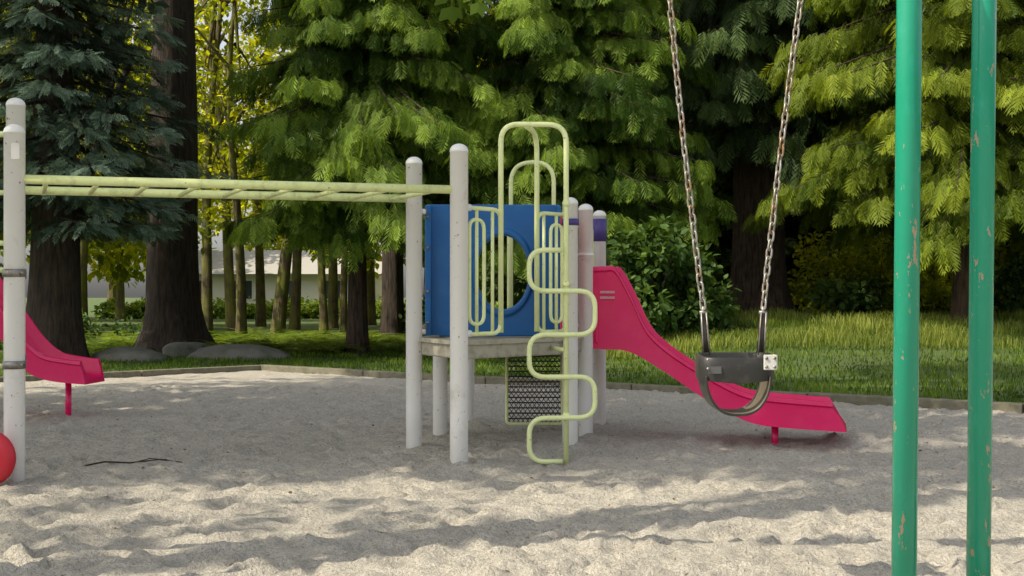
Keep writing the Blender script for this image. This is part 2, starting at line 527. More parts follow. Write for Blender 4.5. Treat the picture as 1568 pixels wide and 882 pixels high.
# debris on the sand
g = Geo()
g.add(*tube([(-2.93, 8.72, .055), (-2.80, 8.80, .075), (-2.62, 8.78, .07), (-2.45, 8.88, .08), (-2.3, 8.93, .055)], [.006, .007, .006, .005, .003], 6))
g.add(*tube([(-2.6, 8.79, .07), (-2.52, 8.90, .085), (-2.40, 8.92, .075)], [.004, .0035, .002], 5))
g.obj("fallen_stick", M_barkc)
rs = np.random.default_rng(8)
n = 1300
P = np.stack([rs.uniform(-7, 7, n), 5.3 + 12 * rs.uniform(0, 1, n) ** 1.4, np.zeros(n)], 1)
P = P[in_sand(P[:, 0], P[:, 1])]; n = len(P)
P[:, 2] = sand_z(P[:, 0], P[:, 1]) + .012
D = rs.normal(0, 1, (n, 3)); D[:, 2] *= .25
m, nt, b = new_mat("leaf_litter_brown")
nt.links.new(ramp(nt, noise(nt, 3), [(.3, (.08, .05, .03)), (.7, (.2, .15, .08))]), b.inputs['Base Color'])
leaf_obj("leaf_litter", [leaf_arrays(LEAF, P, D, rs.normal(0, .4, n), rs.uniform(.010, .034, n), np.full(n, .5))], m)

# ------------------------------------------------------------------ play structure
play = empty("playground_structure")
def post(name, x, y, top, r, parent, mat=M_white):
    prof = [(r, -.3), (r, top - r * .95), (r * 1.03, top - r * .94), (r * 1.03, top - r * .80)]
    for i in range(1, 8):
        a = i / 8 * math.pi / 2
        prof.append((r * 1.03 * math.cos(a), top - r * .80 + r * .80 * math.sin(a)))
    g = Geo(); g.add(*lathe(prof, (x, y, 0)))
    return g.obj(name, mat, parent)
for k, p in POSTS.items():
    post("post_" + k.lower(), *p, play)

def bolt(g, x, y, z, r, ang):
    g.add(*tube([(x + math.cos(ang) * r * .9, y + math.sin(ang) * r * .9, z), (x + math.cos(ang) * r * 1.5, y + math.sin(ang) * r * 1.5, z)], .022, 10))
def collar(g, x, y, z, r, h=.05, bolts=True, ang=0):
    g.add(*lathe([(r * 1.02, -h / 2), (r * 1.12, -h / 2), (r * 1.12, h / 2), (r * 1.02, h / 2)], (x, y, z), 24))
    if bolts:
        g.add(*tube([(x + math.cos(ang) * r * 1.1, y + math.sin(ang) * r * 1.1, z), (x + math.cos(ang) * r * 1.45, y + math.sin(ang) * r * 1.45, z)], .014, 8))

# deck
A, B, C, D_, E, F_, G_ = [POSTS[k] for k in "ABCDEFG"]
poly = [(-.36, 9.0), (.42, 9.86), (.58, 10.5), (.74, 11.4), (-.37, 11.8), (-.56, 10.58), (-.71, 9.78)]
cen = Vector((sum(p[0] for p in poly) / 7, sum(p[1] for p in poly) / 7))
n = len(poly)
g = Geo()
V = [(x, y, .765) for x, y in poly] + [(x, y, .875) for x, y in poly]
F = [tuple(range(n - 1, -1, -1)), tuple(range(n, 2 * n))] + [(i, (i + 1) % n, n + (i + 1) % n, n + i) for i in range(n)]
g.add(V, F)
bevel(g.obj("deck", M_deck, play, False), .015, 3)
g = Geo()
for i in range(n):
    a_, b_ = Vector(poly[i]), Vector(poly[(i + 1) % n])
    o = ((a_ + b_) / 2 - cen).normalized() * .006
    m_ = (a_ + b_) / 2 + o; d = b_ - a_
    g.add(*box((m_.x, m_.y, .883), (d.length * .97, .035, .03), math.atan2(d.y, d.x)))
g.obj("deck_trim", M_deck, play, False)

# blue panel with oval porthole
px0, px1, pz0, pz1 = -.695, .392, .885, 1.955
pc = (-.075, 1.405); rx, rz = .212, .30
V = []; F = []
yA, yB = 10.36, 10.43
def ring_sq(t):
    dx, dz = math.cos(t), math.sin(t)
    s = min(((px1 - pc[0]) if dx > 0 else (pc[0] - px0)) / max(abs(dx), 1e-6), ((pz1 - pc[1]) if dz > 0 else (pc[1] - pz0)) / max(abs(dz), 1e-6))
    return pc[0] + dx * s, pc[1] + dz * s
angs = [2 * math.pi * i / 64 for i in range(64)]
for ca in [(px0, pz0), (px1, pz0), (px1, pz1), (px0, pz1)]:
    angs.append(math.atan2(ca[1] - pc[1], ca[0] - pc[0]) % (2 * math.pi))
angs = sorted(angs); nn = len(angs)
for (kind, yy, sc) in (("o", yB, 1), ("o", yA, 1), ("i", yA, 1.22), ("i", yA - .025, 1.16), ("i", yA - .025, 1.03), ("i", yA, 1.0), ("i", yB, 1.0)):
    for t in angs:
        if kind == "o": x, z = ring_sq(t)
        else: x, z = pc[0] + rx * sc * math.cos(t), pc[1] + rz * sc * math.sin(t)
        V.append((x, yy + .03 * (x - px0), z))
for r_ in range(7):
    q = (r_ + 1) % 7
    for i in range(nn):
        F.append((r_ * nn + i, r_ * nn + (i + 1) % nn, q * nn + (i + 1) % nn, q * nn + i))
bp = mesh_obj("blue_porthole_panel", V, F, M_blue, play, False); bevel(bp, .01, 2)
g = Geo()
g.add(*box((px0 + .02, yA - .035, 1.42), (.05, .075, 1.05)))
g.add(*box((px1 - .012, yA - .01, 1.42), (.03, .06, 1.05)))
bevel(g.obj("blue_panel_flange", M_blue, play, False), .01)
g = Geo()
for z in (1.0, 1.25, 1.6, 1.85):
    g.add(*tube([(px0 + .02, yA - .09, z), (px0 + .02, yA - .07, z)], .012, 8))
for z in (.96, 1.88):
    g.add(*box((px0 - .01, 10.2, z), (.05, .1, .05)))
g.obj("panel_bolts", M_steel, play)
g = Geo(); g.add(*box((.42, 10.15, 1.38), (.035, .55, .95), -.12)); bevel(g.obj("red_side_panel", M_redb, play, False), .012)

# lime barriers on the A-C side
u = Vector((.816, .92, 0)).normalized(); out = Vector((u.y, -u.x, 0))
pA = Vector((A[0], A[1], 0))
LAC = 1.23
def ac(s, z, o=0.0):  # s metres along the A-C side
    return pA + u * s + out * o + Vector((0, 0, z))
pr = .0155
g = Geo()
def barrier(s0, s1, z0=.945, z1=1.835, flip=False):
    g.add(*tube(rounded([ac(s0, z1), ac(s1, z1), ac(s1, z0), ac(s0, z0)] if not flip else [ac(s1, z1), ac(s0, z1), ac(s0, z0), ac(s1, z0)], .09), pr, 10))
    w = s1 - s0
    a_, b_ = (s0 + w * .12, s0 + w * .52) if not flip else (s0 + w * .48, s0 + w * .88)
    g.add(*tube(rounded([ac(a_, z0 + .07), ac(a_, z1 - .08), ac(b_, z1 - .08), ac(b_, z0 + .07)], .07, closed=True), pr * .85, 8, closed=True))
    m1 = s0 + w * (.32 if not flip else .68); m2 = s0 + w * (.76 if not flip else .24)
    for mm in (m1, m2): g.add(*tube([ac(mm, z0), ac(mm, z1)], pr * .8, 8))
barrier(.06, .435)
barrier(.835, LAC - .06, flip=True)
g.obj("lime_barriers", M_lime, play)
# climber with arch handles
cp = Vector((.392, 9.27, 0))   # foot of the snake climber pole
g = Geo()
pr2 = .0195
l1 = ac(.435, 0); l2 = ac(.835, 0)
top = 2.455
g.add(*tube(rounded([l1 + Vector((0, 0, .95)), l1 + Vector((0, 0, top)), cp + Vector((0, 0, top)), cp + Vector((0, 0, -.1))], .13, 8), pr2, 12))
mid = l1 * .62 + cp * .38
g.add(*tube(rounded([l2 + Vector((0, 0, .95)), l2 + Vector((0, 0, top - .03)), mid + Vector((0, 0, top - .01))], .16, 8), pr2, 12))
sd = Vector((1, .12, 0)).normalized()
zs = [1.545, 1.25, .935, .63, .335, .02]
cc = cp - sd * .03
pts = [cc + Vector((0, 0, zs[0]))]
side = -1; amp = .24
for i in range(5):
    pts.append(cc + sd * side * amp + Vector((0, 0, zs[i])))
    pts.append(cc + sd * side * amp + Vector((0, 0, zs[i + 1])))
    side *= -1
pts.append(cc + Vector((0, 0, zs[5])))
off = Vector((.0, -.035, 0))
g.add(*tube(rounded([p + off for p in pts], .12, 8), pr2 * .95, 12))
for z in (1.88, 1.3, .93, .35):
    collar(g, cp.x, cp.y, z, .022, .035, False)
g.add(*tube([cp + Vector((0, 0, 1.30)), Vector((C[0], C[1], 1.30))], .016, 8))
g.add(*tube([cp + Vector((0, 0, .82)), Vector((.30, 9.75, .82))], .016, 8))
g.obj("snake_climber", M_lime, play)
# rear arch and rear rails
g = Geo()
y0 = 11.62
g.add(*tube(rounded([(-.01, y0, .9), (-.01, y0, 2.42), (.375, y0 - .12, 2.42), (.375, y0 - .12, .9)], .19, 8), pr2, 12))
g.add(*tube(rounded([(-.33, y0 + .15, .95), (-.33, y0 + .15, 1.84), (-.03, y0, 1.84), (-.03, y0, .95)], .07, closed=True), pr, 8, closed=True))
for x in (-.25, -.18, -.1): g.add(*tube([(x, y0 + .1, .95), (x, y0 + .1, 1.84)], pr * .8, 8))
g.add(*tube(rounded([(.40, y0 - .13, .95), (.40, y0 - .13, 1.84), (.72, y0 - .2, 1.84), (.72, y0 - .2, .95)], .07, closed=True), pr, 8, closed=True))
g.obj("rear_arch", M_lime, play)
# brackets
g = Geo()
for z in (.95, 1.835):
    bolt(g, A[0], A[1], z, A[3], math.atan2(u.y, u.x))
    g.add(*tube([ac(.05, z), ac(.11, z)], .026, 10))
    bolt(g, C[0], C[1], z, C[3], -2.2)
bolt(g, B[0], B[1], .94, B[3], .6)
bolt(g, B[0], B[1], 1.86, B[3], .6)
collar(g, D_[0], D_[1], 1.55, D_[3], .02, False)
g.obj("bracket_collars", M_white, play)
g = Geo(); collar(g, E[0], E[1], 1.80, E[3], .2, False); collar(g, C[0], C[1], 1.78, C[3], .05, False)
g.obj("purple_collars", M_purple, play)

# rear mesh step panel under the deck
g = Geo()
mx0, mx1, mz0, mz1, my0, my1 = -.045, .44, .10, .72, 11.15, 11.45
def mp(s, t): return (mx0 + (mx1 - mx0) * s, my0 + (my1 - my0) * t, mz0 + (mz1 - mz0) * t)
K = 12
for i in range(-K, 2 * K + 1):
    for sg in (1, -1):
        s0 = i / K; s1 = s0 + sg
        ta, tb = sorted(((0 - s0) / (s1 - s0), (1 - s0) / (s1 - s0))); ta = max(ta, 0); tb = min(tb, 1)
        if tb - ta > .02:
            g.add(*tube([mp(s0 + (s1 - s0) * ta, ta), mp(s0 + (s1 - s0) * tb, tb)], .0036, 4, caps=False))
for j in range(15):
    t = j / 14; g.add(*tube([mp(0, t), mp(1, t)], .006, 4, caps=False))
g.obj("mesh_step_panel", M_mesh, play)
g = Geo(); g.add(*tube(rounded([mp(0, 1.05), mp(0, 0), mp(1, 0), mp(1, 1.05)], .03), .014, 8)); g.obj("mesh_panel_frame", M_lime, play)

# ------------------------------------------------------------------ monkey bars
mb = empty("monkey_bars")
L1 = (-3.151, 8.105, 2.303, .064); L2 = (-3.47, 8.95, 2.60, .064)
post("end_post_near", *L1, mb); post("end_post_far", *L2, mb)
zr = 1.955
g = Geo()
n1a, n1b = Vector((L1[0], L1[1], zr)), Vector((A[0], A[1], zr)); n2a, n2b = Vector((L2[0], L2[1], zr)), Vector((B[0], B[1], zr))
g.add(*tube([n1a, n1b], .030, 12)); g.add(*tube([n2a, n2b], .030, 12))
for i in range(9):
    t = (i + .6) / 9.2
    a_ = n1a.lerp(n1b, t); b_ = n2a.lerp(n2b, t)
    g.add(*tube([a_ + Vector((0, 0, -.012)), b_ + Vector((0, 0, -.012))], .017, 8))
g.obj("ladder_rails_and_rungs", M_bar, mb)
g = Geo()
for p_ in (L1, L2):
    for z in (1.36, .78): collar(g, p_[0], p_[1], z, p_[3], .05, True, -.6)
g.obj("end_collars", M_steel, mb)
g = Geo()
for z in (1.87, 1.55, 1.38, .77):
    g.add(*tube([(L1[0], L1[1], z), (-3.9, 8.25, z)], .017, 8))
g.add(*tube([(-3.9, 8.25, 0), (-3.9, 8.25, 1.9)], .03, 10))
g.add(*tube([(L1[0], L1[1] + .05, 2.25), (-3.9, 8.4, 2.25)], .02, 8))
g.obj("side_rails", M_lime, mb)
g = Geo(); g.add(*box((L1[0] + .03, L1[1] - .0615, 2.125), (.055, .004, .10))); g.obj("instruction_label", M_plate, mb, False)
prof = [(.0, -.04), (.12, -.04), (.155, -.03), (.175, 0), (.155, .03), (.12, .04), (.0, .045)]
g = Geo(); V = []; F = []; seg = 36
for (r_, h_) in prof:
    for k in range(seg):
        a = 2 * math.pi * k / seg; V.append((-3.235 + r_ * math.cos(a), 7.9 + h_, .215 + r_ * math.sin(a)))
for i in range(len(prof) - 1):
    for k in range(seg): F.append((i * seg + k, i * seg + (k + 1) % seg, (i + 1) * seg + (k + 1) % seg, (i + 1) * seg + k))
g.add(V, F); g.add(*tube([(-3.235, 7.93, .215), (-3.18, 8.08, .26)], .03, 8))
g.obj("red_disc_step", M_redb, mb)

# ------------------------------------------------------------------ slides
def catmull(pts, m=6):
    out_ = []
    for i in range(len(pts) - 1):
        p0 = np.array(pts[max(i - 1, 0)]); p1 = np.array(pts[i]); p2 = np.array(pts[i + 1]); p3 = np.array(pts[min(i + 2, len(pts) - 1)])
        for j in range(m):
            t = j / m
            out_.append(tuple(.5 * ((2 * p1) + (-p0 + p2) * t + (2 * p0 - 5 * p1 + 4 * p2 - p3) * t * t + (-p0 + 3 * p1 - 3 * p2 + p3) * t ** 3)))
    out_.append(tuple(pts[-1])); return out_

def slide(name, O, d, nrm, width, stations, leg, mat):
    """stations: (x_top, z_top, x_bot, z_bot, z_bed) along the slide; full U section with thick walls."""
    root = empty(name)
    S = catmull(stations, 5)
    O = Vector(O); d = Vector(d).normalized(); nrm = Vector(nrm).normalized()
    th = .045
    V = []; F = []
    for (xt, zt, xb, zb, dz) in S:
        bx = xb; bz = zb + dz
        sec = [  # (along, across, z)
            (xb, 0, zb), (xb * .5 + xt * .5, .006, (zb + zt) / 2), (xt, .006, zt - .05), (xt, -.012, zt - .035), (xt, -.008, zt - .008), (xt, .01, zt), (xt, th - .01, zt), (xt, th, zt - .015),
            (bx * .6 + xt * .4, th + .012, bz * .65 + zt * .35), (bx, th + .05, bz), (bx, width / 2, bz - .01), (bx, width - th - .05, bz),
            (bx * .6 + xt * .4, width - th - .012, bz * .65 + zt * .35), (xt, width - th, zt - .015), (xt, width - th + .01, zt), (xt, width - .01, zt), (xt, width, zt - .015),
            (xb * .5 + xt * .5, width + .008, (zb + zt) / 2), (xb, width, zb), (xb, width * .5, zb)]
        for (s_, a_, z_) in sec:
            p = O + d * s_ + nrm * a_; V.append((p.x, p.y, z_))
    k = len(sec)
    for i in range(len(S) - 1):
        for j in range(k): F.append((i * k + j, i * k + (j + 1) % k, (i + 1) * k + (j + 1) % k, (i + 1) * k + j))
    F.append(tuple(range(k))); F.append(tuple(range((len(S) - 1) * k + k - 1, (len(S) - 1) * k - 1, -1)))
    ob = mesh_obj("chute", V, F, mat, root)
    ob.data.set_sharp_from_angle(angle=R(50))
    g = Geo()
    lp = O + d * leg[0] + nrm * width / 2
    g.add(*tube([(lp.x, lp.y, -.1), (lp.x, lp.y, leg[1])], .03, 12))
    g.add(*box((lp.x, lp.y, leg[1] - .01), (.16, .22, .025), math.atan2(d.y, d.x)))
    g.obj("support_leg", mat, root)
    return root, O, d, nrm
st = [(0, 1.455, 0, .78, .16), (.10, 1.458, .10, .775, .14), (.185, 1.443, .24, .77, .10), (.31, 1.22, .36, .73, .09), (.43, .966, .49, .655, .09), (.565, .822, .64, .56, .09),
      (.75, .690, .83, .43, .09), (1.02, .53, 1.06, .29, .08), (1.23, .435, 1.28, .19, .08), (1.45, .40, 1.52, .155, .075), (1.92, .365, 2.03, .125, .06)]
sl, O, d, nrm = slide("playground_slide", (.665, 10.52, 0), (.985, -.15, 0), (.19, .98, 0), .52, st, (1.47, .17), M_red)
g = Geo()
lb = O + d * .12 - nrm * .006
g.add(*box((lb.x, lb.y, 1.245), (.12, .006, .02), -.15)); g.add(*box((lb.x, lb.y, 1.20), (.12, .006, .02), -.15))
g.obj("label", paint_mat("slide_label", (.7, .35, .4), (.6, .1, .2), .5), sl, False)
g = Geo(); p0 = O + nrm * .26 + d * .02
g.add(*box((p0.x, p0.y, 1.0), (.03, .55, .35), math.atan2(d.y, d.x))); bevel(g.obj("entry_plate", M_red, sl, False), .01)

st2 = [(0, 1.72, 0, 1.15, .12), (.25, 1.66, .25, 1.1, .12), (.5, 1.38, .52, 1.0, .1), (.75, 1.05, .75, .75, .1), (.92, .82, .92, .52, .09), (1.1, .66, 1.1, .42, .08), (1.3, .61, 1.3, .38, .07), (1.5, .585, 1.55, .36, .06)]
slide("playground_slide", (-5.65, 12.4, 0), (1, -.06, 0), (.06, 1, 0), .5, st2, (1.28, .4), M_red)
tw = empty("slide_platform")
for i, (x, y) in enumerate(((-5.75, 12.35), (-5.75, 13.0), (-6.7, 12.35), (-6.7, 13.0))):
    post("post_%d" % (i + 1), x, y, 2.2, .06, tw)
g = Geo(); g.add(*box((-6.22, 12.67, 1.1), (1.0, .7, .1))); bevel(g.obj("deck", M_deck, tw, False), .01)

# ------------------------------------------------------------------ swing
fr = empty("swing_frame")
g = Geo()
yb, zb_ = 5.16, 3.0
g.add(*tube(rounded([(1.405, 4.60, -.2), (1.432, 4.60, 2.72), (1.45, yb, zb_ + .0)], .3, 8), .0446, 24))
g.add(*tube(rounded([(1.727, 4.75, -.2), (1.757, 4.75, 2.75), (1.70, yb, zb_ + .0)], .3, 8), .0436, 24))
g.add(*tube([(-2.75, yb, zb_), (1.85, yb, zb_)], .05, 20))
g.add(*tube([(-2.7, 4.3, -.2), (-2.7, yb, zb_)], .044, 16)); g.add(*tube([(-2.7, 6.0, -.2), (-2.7, yb, zb_)], .044, 16))
g.obj("green_poles", M_green, fr)
g = Geo()
for x in (.59, 1.245):
    g.add(*tube(rounded([(x - .02, yb, zb_ + .06), (x - .02, yb, zb_ - .09), (x + .02, yb, zb_ - .09), (x + .02, yb, zb_ + .06)], .02), .008, 8))
g.obj("chain_hangers", M_steel, fr)

sw = empty("toddler_swing")
ys_ = 5.16
def chain(name, bot, topp):
    g = Geo(); bot = Vector(bot); topp = Vector(topp)
    dv = topp - bot; L = dv.length; pitch = .0345; n = int(L / pitch); dv.normalize()
    h = dv.cross(Vector((0, 1, 0))).normalized(); w = dv.cross(h)
    rr = random.Random(name)
    for i in range(n):
        s = (i + .5) * pitch
        c0 = bot + dv * s + h * (.012 * math.sin(s / L * math.pi)) + Vector((rr.uniform(-.0012, .0012), 0, 0))
        an = (.75 if i % 2 else .75 + math.pi / 2) + rr.uniform(-.2, .2)
        e = h * math.cos(an) + w * math.sin(an)
        pts = []
        for k in range(14):
            a = 2 * math.pi * k / 14
            pts.append(c0 + dv * (math.sin(a) * .0125 + (.0095 if math.sin(a) > 0 else -.0095)) + e * math.cos(a) * .0115)
        g.add(*tube(pts, .0042, 7, closed=True))
    g.obj(name, M_chain, sw)
chain("chain_left", (.771, ys_, 1.165), (.592, ys_, 2.95))
chain("chain_right", (1.012, ys_, 1.165), (1.243, ys_, 2.95))
g = Geo()
for xb, xt in ((.783, .771), (1.002, 1.012)):
    g.add(*tube([(xb, ys_, .99), (xt, ys_, 1.145)], [.0165, .0135], 12))
g.obj("hanger_sleeves", M_black, sw)
g = Geo()
for xb, xt, s_ in ((.783, .771, -1), (1.002, 1.012, 1)):
    g.add(*tube([(xb - .012, ys_ - .012, .98), (xt - .010, ys_ - .016, 1.15)], .0035, 6)); g.add(*tube([(xb + .012, ys_ - .012, .98), (xt + .010, ys_ - .016, 1.15)], .0035, 6))
    g.add(*tube([(xt - .016, ys_, 1.15), (xt + .016, ys_, 1.15)], .008, 8))
    g.add(*tube([(xt, ys_, 1.14), (xt, ys_, 1.175)], .006, 8))
g.obj("hanger_brackets", M_steel, sw)
cx = .896
V = []; F = []; nb_ = 72
for i in range(nb_):
    t = 2 * math.pi * i / nb_
    ct, st_ = math.cos(t), math.sin(t)
    e = .55
    x = math.copysign(abs(ct) ** e, ct); y = math.copysign(abs(st_) ** e, st_)
    front = max(0, -y)
    zt = .985 - .012 * front; zb2 = .872 + .012 * abs(x)
    for (rx_, ry_, z) in ((.150, .112, zb2), (.153, .115, (zt + zb2) / 2), (.150, .112, zt - .006), (.146, .108, zt), (.138, .100, zt), (.134, .096, zt - .006), (.134, .096, zb2 + .004), (.140, .102, zb2 - .003)):
        V.append((cx + x * rx_, ys_ + y * ry_, z))
for i in range(nb_):
    j = (i + 1) % nb_
    for k in range(8): F.append((i * 8 + k, j * 8 + k, j * 8 + (k + 1) % 8, i * 8 + (k + 1) % 8))
ob = mesh_obj("seat_band", V, F, M_black, sw); ob.data.set_sharp_from_angle(angle=R(60))
V = []; F = []; nb_ = 40
for i in range(nb_ + 1):
    t = math.pi * i / nb_
    x = -math.cos(t); z = -math.sin(t)
    ex = math.copysign(abs(x) ** .8, x)
    hw = .098 + .008 * abs(x)
    for (ro, yy) in ((1, -hw), (1, hw), (.93, hw), (.93, -hw)):
        V.append((cx + ex * .132 * (1 if ro == 1 else .93), ys_ + yy, .90 + z * (.160 if ro == 1 else .148)))
for i in range(nb_):
    for k in range(4): F.append((i * 4 + k, (i + 1) * 4 + k, (i + 1) * 4 + (k + 1) % 4, i * 4 + (k + 1) % 4))
F.append((0, 1, 2, 3)); F.append((nb_ * 4 + 3, nb_ * 4 + 2, nb_ * 4 + 1, nb_ * 4))
ob = mesh_obj("seat_strap", V, F, M_black, sw); ob.data.materials.append(M_blackin)
for i, p_ in enumerate(ob.data.polygons):
    if i < nb_ * 4 and i % 4 in (1, 2): p_.material_index = 1
ob.data.set_sharp_from_angle(angle=R(60)); bevel(ob, .003, 2)
g = Geo(); g.add(*box((1.018, ys_ - .1155, .955), (.052, .008, .060))); g.add(*box((1.051, ys_ - .05, .955), (.005, .07, .055)))
bevel(g.obj("side_plates", M_plate, sw, False), .004)
g = Geo()
for (x, z) in ((1.002, .972), (1.034, .972), (1.002, .938), (1.034, .938), (.772, .965), (.772, .93)):
    g.add(*tube([(x, ys_ - .118, z), (x, ys_ - .124, z)], .006, 10))
g.obj("rivets", M_steel, sw)
g = Geo(); g.add(*box((.80, ys_ - .1165, .925), (.05, .004, .028))); g.obj("warning_label", paint_mat("grey_label", (.10, .10, .10), (.2, .2, .2)), sw, False)

# ------------------------------------------------------------------ trees
conifer("blue_spruce_tree", -8.7, 24.4, 15, .52, 2.9, 3.2, L_spruce, M_bark, 21, zvis=8.2, step=.34, nbr=8, dens=30, ssize=.38, tpl=T_NEEDLE, hang=.35, sag=.28, flare=.45, wide=.28)
conifer("douglas_fir_tree", -7.5, 28.2, 26, .60, 14, 3.0, L_far, M_bark, 22, zvis=8, flare=.75, step=.4)
conifer("western_red_cedar_tree", -3.26, 27.0, 13.5, .22, 3.3, 4.0, L_cedar, M_barkc, 23, zvis=8.6, step=.31, nbr=8, dens=37, ssize=.44, hang=1.9, sag=.38, asym=(.25, -.1), wide=.36)
conifer("western_red_cedar_tree", 1.1, 27.6, 14, .34, 3.2, 4.0, L_cedar, M_barkc, 24, zvis=8.6, step=.33, nbr=8, dens=35, ssize=.44, hang=1.9, sag=.36, wide=.36)
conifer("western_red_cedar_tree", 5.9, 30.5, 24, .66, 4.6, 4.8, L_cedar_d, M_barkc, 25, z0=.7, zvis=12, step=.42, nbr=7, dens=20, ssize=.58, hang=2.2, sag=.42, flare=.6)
conifer("western_red_cedar_tree", 9.3, 26.0, 17, .34, 3.0, 4.6, L_yel, M_barkc, 26, z0=.7, zvis=8.4, step=.33, nbr=8, dens=35, ssize=.44, hang=1.9, sag=.38, wide=.36)
# unseen maples added left of the play area, crowns cut to shape its shade
big = dict(lmat=L_maple, bmat=M_moss, crad=.8, per=44, lsize=.26, cull=sunlit)
broadleaf("offscreen_shade_maple", -10.5, 6, 12, .32, (-10.2, 6.2, 12.3, 6, 5, 3.5), seed=31, nclus=250, **big)
broadleaf("offscreen_shade_maple", -11.5, 11, 13, .36, (-10.8, 10.2, 13, 6, 5, 3.5), seed=32, nclus=250, **big)
broadleaf("offscreen_shade_maple", -9.5, 2.5, 17, .34, (-8.6, 2.5, 17, 6, 4.5, 3.5), seed=33, nclus=230, lean=(1, .5), **big)
broadleaf("offscreen_shade_maple", -10, 7.5, 18, .34, (-9.2, 7.4, 18.6, 6, 5, 3.5), seed=35, nclus=230, lean=(1, 0), **big)
broadleaf("offscreen_shade_maple", -9, 13.5, 17, .34, (-7.5, 12.3, 18.5, 6, 5, 3.3), seed=37, nclus=230, lean=(1, 0), **big)
broadleaf("offscreen_shade_maple", -13, 11.5, 18, .34, (-12.5, 11, 18.5, 5.5, 4.5, 3), seed=38, nclus=190, **big)
broadleaf("offscreen_shade_maple", -8.6, 10, 17, .30, (-6.5, 9.3, 18.5, 5, 4, 3), seed=39, nclus=170, lean=(1.4, 0), **big)
broadleaf("offscreen_shade_maple", -17, 5, 12, .32, (-16, 5, 12, 5, 4.5, 3.5), seed=34, nclus=170, **big)
broadleaf("offscreen_shade_maple", -16, 21, 13, .32, (-15.6, 21, 13, 4.2, 4, 4), seed=36, nclus=90, lmat=L_maple, bmat=M_moss, crad=.8, per=44, lsize=.26)  # added out of view to dapple the spruce with shade
# mossy trees in the left gap
for i, (x, y, r_, ln, H) in enumerate(((-8.6, 36, .17, (.3, 0), 11), (-7.3, 34.5, .15, (-.2, 0), 10), (-6.7, 36.5, .20, (1.0, 0), 12), (-10.6, 40, .16, (.1, 0), 12), (-5.0, 38, .12, (0, 0), 11), (-12.6, 37, .2, (.4, 0), 11),
                                       (-9.6, 44, .2, (-.8, 0), 12), (-9.4, 34, .10, (.2, 0), 11), (-6.0, 41, .14, (-.3, 0), 12), (-8.0, 47, .2, (.3, 0), 12), (-4.4, 44, .14, (.2, 0), 12), (-14.5, 43, .2, (.2, 0), 12),
                                       (-11.8, 46, .2, (.2, 0), 12), (-7.0, 50, .2, (.2, 0), 13), (-10.2, 52, .2, (0, 0), 13), (-13.2, 50, .2, (0, 0), 13))):
    broadleaf("offscreen_shade_maple", x, y, H, r_, (x + ln[0], y + .5, 7.7, 2.9, 2.4, 5.2), L_maple, M_moss, 50 + i, 42, .62, 30, .17, lean=ln)
conifer("douglas_fir_tree", -3.1, 33.5, 20, .30, 6, 2.6, L_far, M_bark, 61, zvis=7, dens=10, step=.5)
broadleaf("leaning_tree", -10.0, 27.5, 7, .22, (-9, 29, 8.5, 1.5, 1.5, 1.5), L_maple, M_bark, 63, 8, .6, 25, .2, lean=(1.2, 1.5), limbs=3)

# distant forest: a few meshes reused
forest = empty("distant_forest")
protos = []
for i, (H, Rr) in enumerate(((20, 4.2), (24, 4.6))):
    g, parts = conifer("proto", 0, 0, H, .35, 1.6, Rr, None, None, 70 + i, zvis=13, step=.62, nbr=7, dens=8.5, ssize=.75, tpl=T_COARSE, hang=.7, sag=.3, add=False)
    me = leaf_mesh("distant_conifer_foliage", parts); me.materials.append(L_cedar_d if i == 0 else L_far)
    tm = bpy.data.meshes.new("distant_conifer_trunk"); tm.from_pydata(g.v, [], g.f); tm.materials.append(M_bark)
    protos.append((me, tm))
rs2 = np.random.default_rng(77)
C = rs2.normal(0, 1, (105, 3)); C /= np.linalg.norm(C, axis=1, keepdims=True)
C = C * (rs2.uniform(.2, 1, 105) ** .5)[:, None] * np.array([4.2, 4.2, 5.2]) + np.array([0, 0, 7.6])
me = leaf_mesh("distant_broadleaf_foliage", [cloud_parts(C, 1.1, 44, .36, rs2)]); me.materials.append(L_maple)
g = Geo(); trunk_geo(g, (0, 0, 0), 9, .25, .3, seed=5)
tm = bpy.data.meshes.new("distant_broadleaf_trunk"); tm.from_pydata(g.v, [], g.f); tm.materials.append(M_moss)
bl = (me, tm)
def inst(p, x, y, s=1.0, a=0):
    for k, me_ in enumerate(p):
        o = bpy.data.objects.new("distant_tree_part", me_); o.location = (x, y, hz(x, y) - .1); o.scale = (s, s, s); o.rotation_euler = (0, 0, a)
        link(o, forest)
q = random.Random(3)
for (x, y) in ((2.8, 37), (6.6, 41), (12.5, 39), (16, 35), (4.6, 45), (9, 47), (14, 43), (19, 40), (18, 33), (23, 45), (2.4, 48), (12.5, 53), (19, 52), (6, 56), (27, 38), (26, 52)):
    inst(protos[q.randint(0, 1)], x + q.uniform(-.8, .8), y, q.uniform(.85, 1.1), q.uniform(0, 6))
for (x, y) in ((-24, 50), (-28, 62), (-27, 38)):
    inst(protos[q.randint(0, 1)], x, y, q.uniform(.85, 1.1), q.uniform(0, 6))
for (x, y) in ((-15.5, 46), (-19, 62), (-3.2, 50), (-21, 48), (-26, 70), (-3, 76), (6, 76), (-17, 95), (-24, 88), (14, 74), (-34, 60), (22, 64), (30, 60), (-25, 80), (8, 84), (-2, 92), (-12, 92), (-6, 54)):
    inst(bl, x, y, q.uniform(.9, 1.3), q.uniform(0, 6))

